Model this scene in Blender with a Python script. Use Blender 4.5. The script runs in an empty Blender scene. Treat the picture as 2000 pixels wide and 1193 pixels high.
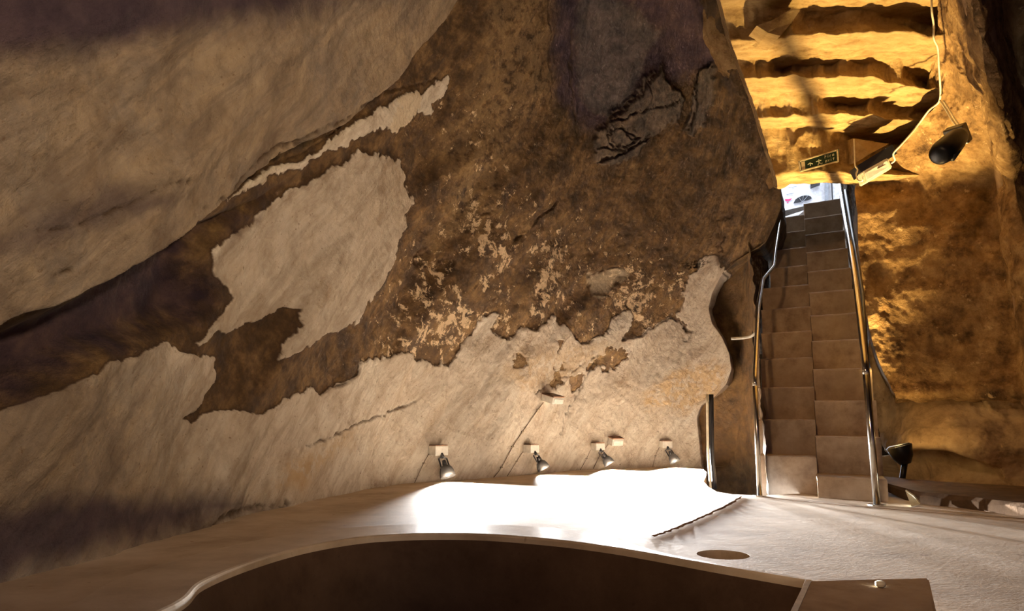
import bpy, bmesh, math, random
import numpy as np
from mathutils import Vector, Matrix
from mathutils.geometry import delaunay_2d_cdt
random.seed(4)
S = bpy.context.scene
COL = S.collection
# ------------------------------------------------------------------ camera
HC, PITCH, F = 0.434, 0.145, 1450.0
cam = bpy.data.cameras.new('camera'); cam.sensor_width = 36.0; cam.lens = F/2000*36; cam.clip_start = 0.02
camo = bpy.data.objects.new('camera', cam); COL.objects.link(camo)
camo.location = (0, 0, HC); camo.rotation_euler = (math.pi/2 + PITCH, 0, 0)
S.camera = camo
# ------------------------------------------------------------------ world, exposure
S.view_settings.view_transform = 'Standard'; S.view_settings.look = 'None'
S.view_settings.gamma = 1; S.view_settings.exposure = 0.0
W = bpy.data.worlds.new('sky'); S.world = W; W.use_nodes = True
W.node_tree.nodes['Background'].inputs[0].default_value = (0.80, 0.88, 1.0, 1)
W.node_tree.nodes['Background'].inputs[1].default_value = 10.0
P_WALLSPOT = 6200.0     # W of each small wall spotlight
P_UP = 800.0           # uplight beside the stairs
P_FILL = 6.0         # fill lamps added behind the viewer
WARM = (1.0, 0.99, 0.99)

def lamp(name, kind, loc, aim, power, color, size=0.03, angle=2.0, blend=0.6, parent=None):
    l = bpy.data.lights.new(name, kind); l.energy = power; l.color = color
    if kind == 'SPOT': l.spot_size = angle; l.spot_blend = blend; l.shadow_soft_size = size
    elif kind == 'AREA': l.shape = 'DISK'; l.size = size
    else: l.shadow_soft_size = size
    o = bpy.data.objects.new(name, l); COL.objects.link(o); o.location = loc
    d = Vector(aim) - Vector(loc); o.rotation_euler = d.to_track_quat('-Z', 'Y').to_euler()
    if parent:
        o.parent = parent; o.matrix_parent_inverse = parent.matrix_world.inverted()
    return o
# fill lamps added unseen behind the viewer (fixtures built further down)
FILL_LAMPS = [((2.2, -0.9, 1.9), (-1.5, 2.8, 2.2), 700.0, (1.0, 0.74, 0.46), 1.2),
              ((-0.95, -0.55, 2.5), (2.2, 3.4, 0.5), 430.0, (1.0, 0.63, 0.32), 1.1),
              ((0.6, -1.4, 2.3), (-1.4, 2.4, 1.9), 22.0, (0.50, 0.28, 1.0), 2.2),  # violet fill, added to tint the shadows
              ]
# ------------------------------------------------------------------ camera maths: a pixel and a distance give a point of the place
cp, sp = math.cos(PITCH), math.sin(PITCH)
def ray(px, py):
    x = (px-1000.0)/F; u = (596.5-py)/F
    return np.array([x, cp-u*sp, sp+u*cp])
def at(px, py, Y):
    r = ray(px, py); return Vector((r*(Y/r[1]) + (0, 0, HC)).tolist())
def atz(px, py, z=0.0):
    r = ray(px, py); return Vector((r*((z-HC)/r[2]) + (0, 0, HC)).tolist())
def proj(P):
    P = np.asarray(P, float); x = P[..., 0]; y = P[..., 1]; z = P[..., 2]-HC
    f = y*cp+z*sp; u = -y*sp+z*cp
    f = np.where(f < 0.15, 0.15, f) if isinstance(f, np.ndarray) else max(f, .15)
    return 1000+F*x/f, 596.5-F*u/f
# ------------------------------------------------------------------ numpy noise
def _h(i, j, k, seed):
    n = (i*374761393 + j*668265263 + k*2147483647*3 + seed*1274126177) & 0xffffffff
    n = ((n ^ (n >> 13))*1274126177) & 0xffffffff
    n = ((n ^ (n >> 15))*2246822519) & 0xffffffff
    return ((n ^ (n >> 16)) & 0xffffff)/float(0xffffff)
def vnoise(P, seed=0):
    P = np.asarray(P, float); i = np.floor(P).astype(np.int64); f = P-i; f = f*f*(3-2*f)
    r = 0
    for a in (0, 1):
        for b in (0, 1):
            for c in (0, 1):
                w = (f[..., 0] if a else 1-f[..., 0])*(f[..., 1] if b else 1-f[..., 1])*(f[..., 2] if c else 1-f[..., 2])
                r = r + w*_h(i[..., 0]+a, i[..., 1]+b, i[..., 2]+c, seed)
    return r*2-1
def fbm(P, scale, octs=4, seed=0, gain=.5):
    P = np.asarray(P, float)*scale; r = 0; a = 1.0
    for o in range(octs):
        r = r + a*vnoise(P+o*17.3, seed+o); P = P*2.03; a *= gain
    return r
def interp(x, pts):
    a = np.array(pts, float); return np.interp(x, a[:, 0], a[:, 1])
def sd_poly(px, py, poly, scale=100.0):
    """signed distance (in hundreds of px) positive inside"""
    poly = np.array(poly, float); d = np.full(px.shape, 1e9); ins = np.zeros(px.shape, bool)
    for (x0, y0), (x1, y1) in zip(poly, np.roll(poly, -1, 0)):
        ex, ey = x1-x0, y1-y0; L = ex*ex+ey*ey+1e-9
        t = np.clip(((px-x0)*ex+(py-y0)*ey)/L, 0, 1)
        d = np.minimum(d, (px-x0-t*ex)**2+(py-y0-t*ey)**2)
        c = ((y0 > py) != (y1 > py)) & (px < (x1-x0)*(py-y0)/((y1-y0) if y1 != y0 else 1e-9)+x0)
        ins ^= c
    d = np.sqrt(d)/scale
    return np.where(ins, d, -d)
def d_line(px, py, pl):
    pl = np.array(pl, float); d = np.full(px.shape, 1e9)
    for (x0, y0), (x1, y1) in zip(pl[:-1], pl[1:]):
        ex, ey = x1-x0, y1-y0; L = ex*ex+ey*ey+1e-9
        t = np.clip(((px-x0)*ex+(py-y0)*ey)/L, 0, 1)
        d = np.minimum(d, (px-x0-t*ex)**2+(py-y0-t*ey)**2)
    return np.sqrt(d)
def sstep(a, b, x):
    t = np.clip((x-a)/(b-a), 0, 1); return t*t*(3-2*t)
# ------------------------------------------------------------------ object helpers
def link(name, me, mat=None, parent=None, smooth=False):
    o = bpy.data.objects.new(name, me); COL.objects.link(o)
    if mat: me.materials.append(mat)
    if smooth:
        me.polygons.foreach_set('use_smooth', [True]*len(me.polygons))
    if parent: o.parent = parent
    return o
def tag(o, label=None, cat=None, group=None, kind=None):
    if label: o['label'] = label
    if cat: o['category'] = cat
    if group: o['group'] = group
    if kind: o['kind'] = kind
    return o
def thing(name, label, cat, loc=(0, 0, 0), group=None):
    o = bpy.data.objects.new(name, None); COL.objects.link(o); o.location = loc; o.empty_display_size = .05
    return tag(o, label, cat, group)
def obj(name, bm, mat, parent=None, smooth=False):
    bmesh.ops.recalc_face_normals(bm, faces=bm.faces)
    if parent is not None:
        bmesh.ops.translate(bm, vec=-world_loc(parent), verts=bm.verts)
    me = bpy.data.meshes.new(name); bm.to_mesh(me); bm.free()
    return link(name, me, mat, parent, smooth)
def world_loc(o):
    v = Vector(o.location)
    while o.parent: o = o.parent; v += o.location
    return v
def frame(d, up=Vector((0, 0, 1))):
    d = Vector(d).normalized(); s = d.cross(up)
    if s.length < 1e-4: s = d.cross(Vector((0, 1, 0)))
    s.normalize(); u = s.cross(d).normalized(); return s, u, d
def tube(bm, pts, r, n=10, caps=True):
    pts = [Vector(p) for p in pts]; rs = r if isinstance(r, (list, tuple)) else [r]*len(pts)
    rings = []; up = Vector((0, 0, 1))
    for i, p in enumerate(pts):
        d = (pts[min(i+1, len(pts)-1)]-pts[max(i-1, 0)])
        if abs(d.normalized().z) > .95: up = Vector((0, 1, 0))
        s, u, _ = frame(d, up)
        rings.append([bm.verts.new(p+rs[i]*(s*math.cos(2*math.pi*k/n)+u*math.sin(2*math.pi*k/n))) for k in range(n)])
        up = u
    for a, b in zip(rings[:-1], rings[1:]):
        for k in range(n): bm.faces.new((a[k], a[(k+1) % n], b[(k+1) % n], b[k]))
    if caps: bm.faces.new(rings[0]); bm.faces.new(rings[-1][::-1])
    return bm
def smooth_path(pts, n=6):
    pts = [Vector(p) for p in pts]; P = [2*pts[0]-pts[1]]+pts+[2*pts[-1]-pts[-2]]; out = []
    for i in range(1, len(P)-2):
        for k in range(n):
            t = k/n; a, b, c, d = P[i-1], P[i], P[i+1], P[i+2]
            out.append(.5*((2*b)+(c-a)*t+(2*a-5*b+4*c-d)*t*t+(3*b-a-3*c+d)*t**3))
    out.append(pts[-1]); return out
def box(bm, c, ax, sz, bev=0.0):
    """box at c with axes ax (3 vectors) and full sizes sz"""
    b = bmesh.new(); bmesh.ops.create_cube(b, size=1)
    M = Matrix([[ax[j][i]*sz[j] for j in range(3)]+[c[i]] for i in range(3)]+[[0, 0, 0, 1]])
    bmesh.ops.transform(b, matrix=M, verts=b.verts)
    if bev: bmesh.ops.bevel(b, geom=b.edges[:], offset=bev, segments=2, affect='EDGES', profile=.5)
    bmesh.ops.recalc_face_normals(b, faces=b.faces)
    me = bpy.data.meshes.new('t'); b.to_mesh(me); b.free(); bm.from_mesh(me); bpy.data.meshes.remove(me); return bm
def grid_mesh(name, P, mat, attrs=None, uv=None, kind='structure', wrap=False, parent=None, smooth=True):
    nr, nc = P.shape[:2]; me = bpy.data.meshes.new(name)
    idx = np.arange(nr*nc).reshape(nr, nc)
    a = idx[:-1, :-1].ravel(); b = idx[:-1, 1:].ravel(); c = idx[1:, 1:].ravel(); d = idx[1:, :-1].ravel()
    Fc = np.stack([a, b, c, d], 1)
    me.vertices.add(nr*nc); me.vertices.foreach_set('co', P.reshape(-1).astype(np.float32))
    me.loops.add(Fc.size); me.loops.foreach_set('vertex_index', Fc.ravel().astype(np.int32))
    me.polygons.add(len(Fc)); me.polygons.foreach_set('loop_start', np.arange(0, Fc.size, 4, dtype=np.int32))
    me.update(calc_edges=True)
    if smooth: me.polygons.foreach_set('use_smooth', np.ones(len(Fc), bool))
    for k, v in (attrs or {}).items():
        at_ = me.attributes.new(k, 'FLOAT', 'POINT'); at_.data.foreach_set('value', v.reshape(-1).astype(np.float32))
    if uv is not None:
        at_ = me.attributes.new('wallpos', 'FLOAT_VECTOR', 'POINT')
        at_.data.foreach_set('vector', uv.reshape(-1).astype(np.float32))
    me.validate(); o = link(name, me, mat, parent)
    if kind: o['kind'] = kind
    return o
def normals(P):
    du = np.gradient(P, axis=1); dv = np.gradient(P, axis=0); n = np.cross(du, dv)
    return n/np.maximum(np.linalg.norm(n, axis=-1, keepdims=True), 1e-9)
# ------------------------------------------------------------------ material helpers
class NT:
    def __init__(s, name):
        s.m = bpy.data.materials.new(name); s.m.use_nodes = True; s.t = s.m.node_tree; s.n = s.t.nodes
        s.b = s.n['Principled BSDF']; s.b.inputs['Specular IOR Level'].default_value = .3
    def new(s, t, **k):
        n = s.n.new(t)
        for a, v in k.items(): setattr(n, a, v)
        return n
    def l(s, a, b): s.t.links.new(a, b)
    def attr(s, name): n = s.new('ShaderNodeAttribute', attribute_name=name); return n.outputs['Fac']
    def vec(s, name=None, scale=(1, 1, 1), rot=(0, 0, 0)):
        if name: src = s.new('ShaderNodeAttribute', attribute_name=name).outputs['Vector']
        else: src = s.new('ShaderNodeTexCoord').outputs['Object']
        m = s.new('ShaderNodeMapping'); m.inputs['Scale'].default_value = scale; m.inputs['Rotation'].default_value = rot
        s.l(src, m.inputs['Vector']); return m.outputs[0]
    def noise(s, v, scale, detail=5, rough=.6, dist=0):
        n = s.new('ShaderNodeTexNoise'); n.inputs['Scale'].default_value = scale; n.inputs['Detail'].default_value = detail
        n.inputs['Roughness'].default_value = rough; n.inputs['Distortion'].default_value = dist
        if v is not None: s.l(v, n.inputs['Vector'])
        return n.outputs['Fac']
    def ramp(s, f, stops, interp='LINEAR'):
        r = s.new('ShaderNodeValToRGB'); e = r.color_ramp.elements; r.color_ramp.interpolation = interp
        for i, (p, c) in enumerate(stops):
            c = (c, c, c, 1) if isinstance(c, (int, float)) else (*c, 1)
            if i < 2: e[i].position = p; e[i].color = c
            else: x = e.new(p); x.color = c
        s.l(f, r.inputs[0]); return r.outputs[0]
    def mix(s, f, a, b, mode='MIX'):
        m = s.new('ShaderNodeMix', data_type='RGBA', blend_type=mode)
        if isinstance(f, (int, float)): m.inputs[0].default_value = f
        else: s.l(f, m.inputs[0])
        for i, v in ((6, a), (7, b)):
            if isinstance(v, tuple): m.inputs[i].default_value = (*v, 1)
            else: s.l(v, m.inputs[i])
        return m.outputs[2]
    def math(s, op, a, b=0.0, clamp=False):
        m = s.new('ShaderNodeMath', operation=op); m.use_clamp = clamp
        for i, v in ((0, a), (1, b)):
            if isinstance(v, (int, float)): m.inputs[i].default_value = v
            else: s.l(v, m.inputs[i])
        return m.outputs[0]
    def bump(s, h, strength=.5, dist=.01):
        b = s.new('ShaderNodeBump'); b.inputs['Strength'].default_value = strength; b.inputs['Distance'].default_value = dist
        s.l(h, b.inputs['Height']); s.l(b.outputs[0], s.b.inputs['Normal'])
    def out(s, col, rough=.9):
        if isinstance(col, tuple): s.b.inputs['Base Color'].default_value = (*col, 1)
        else: s.l(col, s.b.inputs['Base Color'])
        if isinstance(rough, (int, float)): s.b.inputs['Roughness'].default_value = rough
        else: s.l(rough, s.b.inputs['Roughness'])
        return s.m
def simple(name, col, rough=.6, metal=0.0, var=.12, nscale=30):
    t = NT(name); t.b.inputs['Metallic'].default_value = metal
    f = t.noise(t.vec(), nscale, 4)
    d = tuple(max(0, c*(1-var*2)) for c in col); u = tuple(min(1, c*(1+var)) for c in col)
    return t.out(t.ramp(f, [(.3, d), (.7, u)]), rough)

def make_wall_mat():
    t = NT('cave_plaster_and_rock')
    A = 0.85
    st = t.vec('wallpos', (5.0, 1.0, 1), (0, 0, 0))      # long grain runs up the slope
    o = t.vec()
    mot = t.noise(o, 7, 8, .68); fine = t.noise(o, 46, 6, .7); grain = t.noise(st, 5, 8, .65, .4); big = t.noise(o, 1.7, 5, .6)
    pl = t.ramp(grain, [(.3, (.50, .43, .35)), (.5, (.66, .59, .50)), (.72, (.77, .72, .63))])
    pl = t.mix(t.ramp(mot, [(.33, .45), (.52, 0)]), pl, (.32, .23, .15))
    pl = t.mix(t.ramp(big, [(.45, 0), (.7, .35)]), pl, (.34, .24, .145))
    sk = t.noise(st, 1.6, 9, .7, .6)
    pl = t.mix(t.ramp(sk, [(.50, 0), (.66, .55)]), pl, (.30, .21, .13))
    pl = t.mix(t.ramp(t.noise(o, 3.2, 10, .72, .5), [(.33, .6), (.45, 0)]), pl, (.22, .145, .09))
    pl = t.mix(t.attr('far_dim'), pl, t.mix(t.ramp(sk, [(.42, 0), (.60, .75)]), t.mix(t.ramp(t.noise(o, 2.4, 10, .75, .6), [(.36, .75), (.50, 0)]), t.ramp(mot, [(.3, (.14, .092, .048)), (.55, (.26, .178, .098)), (.75, (.36, .26, .145))]), (.055, .036, .03)), (.085, .056, .04)))  # browner plaster where the lamplight fades
    pit = t.ramp(fine, [(.32, 1), (.385, 0)])
    pl = t.mix(t.math('MULTIPLY', pit, .7), pl, (.14, .08, .04))
    rk = t.ramp(mot, [(.32, (.018, .009, .004)), (.46, (.070, .038, .014)), (.56, (.135, .078, .030)), (.72, (.26, .165, .075))])
    rk = t.mix(t.ramp(grain, [(.35, .75), (.60, 0)]), rk, (.045, .026, .014))
    fl = t.noise(o, 13, 7, .75, .3)
    flm = t.math('MULTIPLY', t.ramp(t.math('ADD', fl, t.math('MULTIPLY', t.attr('flecks'), .17)), [(.64, 0), (.69, 1)]), t.ramp(t.attr('flecks'), [(0, 0), (.15, 1)]))
    rk = t.mix(flm, rk, (.68, .52, .34))
    m = t.ramp(t.math('ADD', t.attr('plaster'), .5), [(.488, 0), (.512, 1)])
    c = t.mix(m, rk, pl)
    c = t.mix(t.ramp(t.math('ADD', t.attr('plaster'), .5), [(.455, 0), (.485, .75), (.508, 0)]), c, (.045, .024, .012))
    c = t.mix(t.attr('grey'), c, t.ramp(mot, [(.3, (.06, .052, .048)), (.7, (.20, .175, .155))]))
    oc = t.math('MULTIPLY', t.attr('ochre'), t.ramp(t.noise(o, 16, 6, .65), [(.40, 0), (.52, 1)]))
    c = t.mix(t.math('MULTIPLY', oc, .75), c, (.48, .33, .17))
    c = t.mix(t.math('MULTIPLY', t.attr('soot_shade'), .93), c, t.ramp(mot, [(.35, (.020, .011, .026)), (.7, (.060, .036, .052))]))  # dark purple mix: painted shade together with soot stain
    c = t.mix(t.math('MULTIPLY', t.attr('crack'), .85), c, (.05, .026, .012))
    c = t.mix(t.attr('pale'), c, (.66, .55, .40))
    h = t.math('ADD', t.math('MULTIPLY', mot, 1.0), t.math('MULTIPLY', fine, .35))
    h = t.math('ADD', h, t.math('MULTIPLY', grain, .5))
    t.bump(h, .9, .026)
    return t.out(c, .92)
def make_rock(name, c0, c1, c2, scale=7, bump=.8, bd=.02, spots=None, streak=(1, 1, 1), rough=.9):
    t = NT(name); o = t.vec(None, streak)
    mot = t.noise(o, scale, 9, .68); fine = t.noise(o, scale*6, 6, .7); big = t.noise(o, scale*.3, 4, .6)
    c = t.ramp(mot, [(.32, c0), (.5, c1), (.68, c2)])
    c = t.mix(t.ramp(fine, [(.28, .8), (.38, 0)]), c, c0)
    c = t.mix(t.ramp(big, [(.42, 0), (.62, .5)]), c, tuple((a+b)/2 for a, b in zip(c0, c1)))
    if spots: c = t.mix(t.ramp(t.noise(o, scale*1.6, 8, .75), [(.60, 0), (.66, .8)]), c, spots)
    t.bump(t.math('ADD', mot, t.math('MULTIPLY', fine, .35)), bump, bd)
    return t.out(c, rough)
def make_floor_mat(name, gloss, dark=False):
    t = NT(name); o = t.vec(); mot = t.noise(o, 3.5, 7, .65); fine = t.noise(o, 60, 5, .7); st = t.noise(t.vec(None, (1.2, 6, 1), (0, 0, -.2)), 2, 6, .6)
    c = t.ramp(mot, [(.3, (.36, .27, .18)), (.5, (.52, .41, .29)), (.7, (.63, .52, .39))])
    c = t.mix(t.ramp(st, [(.5, 0), (.75, .35)]), c, (.38, .25, .15))
    c = t.mix(t.ramp(fine, [(.25, .8), (.32, 0)]), c, (.18, .10, .05))
    c = t.mix(t.ramp(t.noise(o, 16, 3, .5), [(.70, 0), (.74, .7)]), c, (.22, .12, .06))
    t.bump(t.math('ADD', t.math('MULTIPLY', mot, .5), t.math('MULTIPLY', fine, .3)), .35, .006)
    return t.out(c, gloss)
M = {}
M['wall'] = make_wall_mat()
M['floor'] = make_floor_mat('worn_stone_floor', .8)
M['rim'] = make_floor_mat('polished_stone_rim', .5)
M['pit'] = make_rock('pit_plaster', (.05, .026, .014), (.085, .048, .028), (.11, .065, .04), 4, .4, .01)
M['right'] = make_rock('brown_rock', (.05, .024, .009), (.32, .19, .075), (.58, .39, .18), 7, 1.0, .035, (.70, .50, .27))
M['kerb'] = make_rock('dark_kerb_stone', (.06, .035, .02), (.13, .08, .045), (.18, .115, .065), 9, .5, .01)
M['rib'] = make_rock('tan_plaster', (.16, .09, .045), (.34, .22, .12), (.46, .32, .19), 6, .4, .008)
M['rightlow'] = make_rock('buff_rock', (.12, .07, .035), (.36, .24, .13), (.50, .36, .21), 5, .7, .02)
M['ceil'] = make_rock('ochre_rock', (.16, .09, .03), (.36, .24, .10), (.48, .35, .17), 9, .8, .018, None, (1, 1.8, 1.2))
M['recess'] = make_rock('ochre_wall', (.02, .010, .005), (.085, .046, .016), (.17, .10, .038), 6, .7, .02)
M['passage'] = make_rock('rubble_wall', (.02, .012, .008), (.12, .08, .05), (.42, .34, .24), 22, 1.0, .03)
M['step'] = make_rock('step_stone', (.26, .18, .12), (.43, .32, .22), (.54, .42, .30), 9, .35, .006, rough=.8)
M['crack'] = make_rock('crack_fill', (.10, .05, .02), (.26, .14, .06), (.42, .25, .12), 20, .9, .01)
M['metal'] = simple('brushed_steel', (.72, .70, .66), .22, 1.0, .05)
M['darkmetal'] = simple('dark_steel', (.10, .09, .08), .35, .8)
M['black'] = simple('black_metal', (.012, .011, .012), .4, .2)
M['white'] = simple('white_paint', (.82, .79, .72), .5)
M['cream'] = simple('cream_plastic', (.80, .78, .62), .45)
M['cable'] = simple('pale_cable', (.75, .68, .50), .5)
M['thincable'] = simple('brown_cable', (.10, .07, .04), .6)
M['silver'] = simple('lamp_shade_grey', (.05, .048, .048), .35, .3)
M['orange'] = simple('terracotta_side', (.10, .045, .02), .6)
M['signgreen'] = simple('sign_green', (.012, .045, .03), .4)
M['signpale'] = simple('sign_pale', (.62, .66, .48), .5)
M['signframe'] = simple('sign_frame', (.55, .46, .30), .5)
M['outwhite'] = simple('white_render', (.42, .42, .44), .8)
M['outgrey'] = simple('grey_render', (.16, .17, .19), .8)
M['pink'] = simple('magenta_paint', (.35, .015, .09), .6)
M['glassdark'] = simple('dark_grille', (.012, .012, .014), .5)
def emit(name, col, s):
    t = NT(name); t.b.inputs['Emission Color'].default_value = (*col, 1); t.b.inputs['Emission Strength'].default_value = s
    return t.out(col, .5)
M['bulb'] = emit('glowing_bulb', (1, .9, .75), 25)

# ================================================================== LEFT / FAR WALL
basepx = [(1370, 912), (1160, 917), (960, 932), (800, 943), (700, 960), (560, 990), (370, 1035), (150, 1100), (0, 1140)]
base = [(3.1, 5.2), (2.5, 5.45), (2.0, 5.62)] + [tuple(atz(*p)[:2]) for p in basepx] + \
       [(-1.52, 1.1), (-1.55, .2), (-1.3, -.8), (-.5, -1.7), (.8, -2.1), (2.2, -1.7), (3.2, -.6), (3.6, .9), (3.6, 2.4), (3.45, 3.5)]
bc = smooth_path([(x, y, 0) for x, y in base], 16)
bc = np.array([[v.x, v.y] for v in bc]); arc = np.r_[0, np.cumsum(np.linalg.norm(np.diff(bc, axis=0), axis=1))]
CC = np.array([.75, 2.3]); HD = 4.3
RIDGE = [(-120, 690), (0, 618), (60, 605), (150, 560), (240, 500), (370, 415), (450, 355), (540, 300), (640, 245), (740, 165), (800, 85), (870, 0), (960, -120)]
def raw(a, z):
    """wall point for arc length a and height z (arrays)"""
    b = np.stack([np.interp(a, arc, bc[:, 0]), np.interp(a, arc, bc[:, 1])], -1)
    rho = np.sqrt(np.clip(1-(np.clip(z, 0, None)/HD)**2.6, 0, 1))
    xy = CC + (b-CC)*rho[..., None]
    return np.concatenate([xy, z[..., None]], -1)
def zrows(n): 
    f = np.linspace(0, 1, n); return -0.05+(HD+.05)*np.minimum(1, f*.93+.07*f**3)
PLA = [(-200, 900), (0, 803), (100, 755), (200, 705), (330, 672), (385, 690), (440, 702), (425, 745), (400, 775), (362, 812), (372, 824), (405, 808), (445, 800), (500, 812), (530, 798), (548, 780),
       (580, 770), (600, 760), (625, 772), (655, 757), (672, 740), (690, 730), (697, 708), (730, 695), (770, 690), (810, 700), (850, 713), (875, 720), (895, 695), (920, 655), (950, 618), (972, 612), (974, 625), (963, 655),
       (985, 655), (1000, 645), (1028, 634), (1036, 650), (1062, 622), (1085, 618), (1105, 645), (1128, 676), (1155, 670), (1172, 655), (1190, 625), (1225, 607), (1232, 630), (1213, 668), (1255, 655), (1310, 622), (1352, 645),
       (1322, 618), (1335, 585), (1342, 545), (1368, 502), (1392, 498), (1408, 515), (1418, 540), (1600, 560), (1600, 1300), (-200, 1400)]
PLB = [(436, 500), (460, 465), (490, 440), (530, 410), (560, 385), (600, 360), (640, 330), (690, 300), (722, 296), (740, 310), (778, 312), (782, 345), (790, 400), (785, 440), (775, 490), (755, 535), (730, 575),
       (712, 600), (690, 635), (662, 655), (620, 655), (590, 675), (545, 695), (525, 700), (545, 665), (570, 640), (574, 605), (548, 608), (510, 630), (478, 645), (440, 650), (410, 668), (385, 668), (430, 625), (470, 585), (455, 560), (430, 545)]
PLC = [(450, 388), (500, 358), (560, 322), (610, 300), (650, 272), (690, 240), (740, 205), (775, 195), (808, 178), (820, 192), (812, 220), (795, 240), (765, 262), (740, 250), (700, 272), (660, 288), (610, 310), (560, 338), (500, 370)]
PLD = [(812, 185), (868, 145), (862, 190), (835, 220), (812, 215)]
VAULT = [(-400, 830)] + RIDGE[1:] + [(1100, -700), (-900, -700), (-900, 600)]
VAULTC = [(-200, 735), (0, 625), (60, 605), (150, 560), (240, 497), (370, 412), (450, 350), (540, 298), (640, 243), (740, 163), (800, 85), (870, 0), (960, -120), (600, -300), (-300, -200), (-300, 500)]
GREY = [(1130, -100), (1125, 60), (1127, 140), (1150, 230), (1200, 235), (1235, 190), (1265, 120), (1290, 60), (1240, 8), (1200, -10), (1180, -100)]
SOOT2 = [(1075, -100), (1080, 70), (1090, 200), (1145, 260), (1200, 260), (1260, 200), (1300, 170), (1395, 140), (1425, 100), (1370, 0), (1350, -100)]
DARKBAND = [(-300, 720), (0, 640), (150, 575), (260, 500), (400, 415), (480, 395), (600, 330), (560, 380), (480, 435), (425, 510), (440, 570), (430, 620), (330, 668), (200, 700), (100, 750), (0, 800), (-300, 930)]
FLAKE = [(1165, 322), (1158, 270), (1182, 240), (1215, 205), (1250, 160), (1292, 127), (1300, 150), (1332, 190), (1318, 235), (1285, 262), (1240, 300), (1195, 322)]
FLAKE2 = [(1330, 262), (1345, 215), (1362, 150), (1388, 115), (1402, 150), (1395, 200), (1380, 230), (1345, 262)]
BLOTCH = [(1150, 560), (1155, 535), (1185, 522), (1212, 525), (1222, 540), (1205, 560), (1190, 580), (1160, 578)]
OCHRE = [(1250, 765), (1290, 735), (1340, 715), (1400, 705), (1424, 720), (1410, 770), (1370, 800), (1330, 812), (1290, 800), (1255, 800)]
RIB = [(1345, -60), (1360, 0), (1390, 75), (1420, 140), (1448, 190), (1472, 216), (1480, 170), (1455, 110), (1425, 30), (1405, -60)]
CRACKS = [([(0, 455), (100, 435), (180, 400), (260, 352), (300, 352)], 5), ([(395, 385), (440, 335), (480, 300), (560, 270), (640, 225), (720, 175), (765, 135)], 5), ([(300, 520), (420, 400), (470, 370), (560, 318), (640, 270), (700, 225)], 3),
          ([(340, 400), (385, 385)], 9), ([(45, 540), (80, 525)], 9), ([(530, 285), (575, 272)], 8), ([(735, 185), (800, 165), (865, 148)], 4), ([(660, 850), (700, 830), (760, 805), (820, 787)], 3), ([(600, 870), (670, 845)], 5), 
          ([(1125, 60), (1124, 200), (1130, 235)], 5), ([(1068, -40), (1078, 60), (1085, 190)], 3),
          ([(1166, 318), (1240, 285), (1290, 262)], 3), ([(1180, 245), (1215, 212), (1290, 130)], 4), ([(1190, 240), (1230, 222), (1262, 215)], 2.5), ([(1265, 160), (1272, 190), (1262, 215)], 2.5), ([(1180, 265), (1190, 252), (1210, 248), (1245, 268), (1220, 285), (1185, 280), (1180, 265)], 2.5),
          ([(1165, 288), (1230, 290), (1270, 262)], 2.5), ([(1210, 242), (1230, 270), (1245, 268)], 2), ([(1265, 215), (1310, 205), (1325, 190)], 2), ([(1365, 170), (1358, 225), (1335, 262)], 3),
          ([(820, 520), (822, 500), (836, 487), (845, 492)], 5), ([(856, 528), (866, 508), (882, 503), (884, 512)], 6), ([(1155, 540), (1178, 522), (1205, 520), (1221, 532), (1215, 550)], 4),
          ([(1355, 645), (1345, 662), (1335, 668)], 3), ([(1212, 667), (1255, 655), (1312, 622), (1350, 645), (1352, 650)], 3), ([(1120, 655), (1130, 674), (1160, 668)], 3), ([(965, 655), (975, 660), (1000, 648)], 2.5),
          ([(1170, 690), (1150, 730), (1130, 770), (1100, 820), (1092, 860)], 3), ([(1040, 770), (1110, 730), (1170, 690)], 2.5), ([(700, 708), (690, 730), (660, 755)], 3), ([(1395, 430), (1420, 425), (1430, 415)], 6), ([(1408, 490), (1415, 455)], 4),
          ([(363, 815), (400, 800)], 5), ([(372, 1035), (460, 1000), (560, 985)], 10), ([(945, 420), (970, 405)], 5), ([(1010, 470), (1045, 430), (1090, 398)], 4)]
PIT = []
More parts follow.
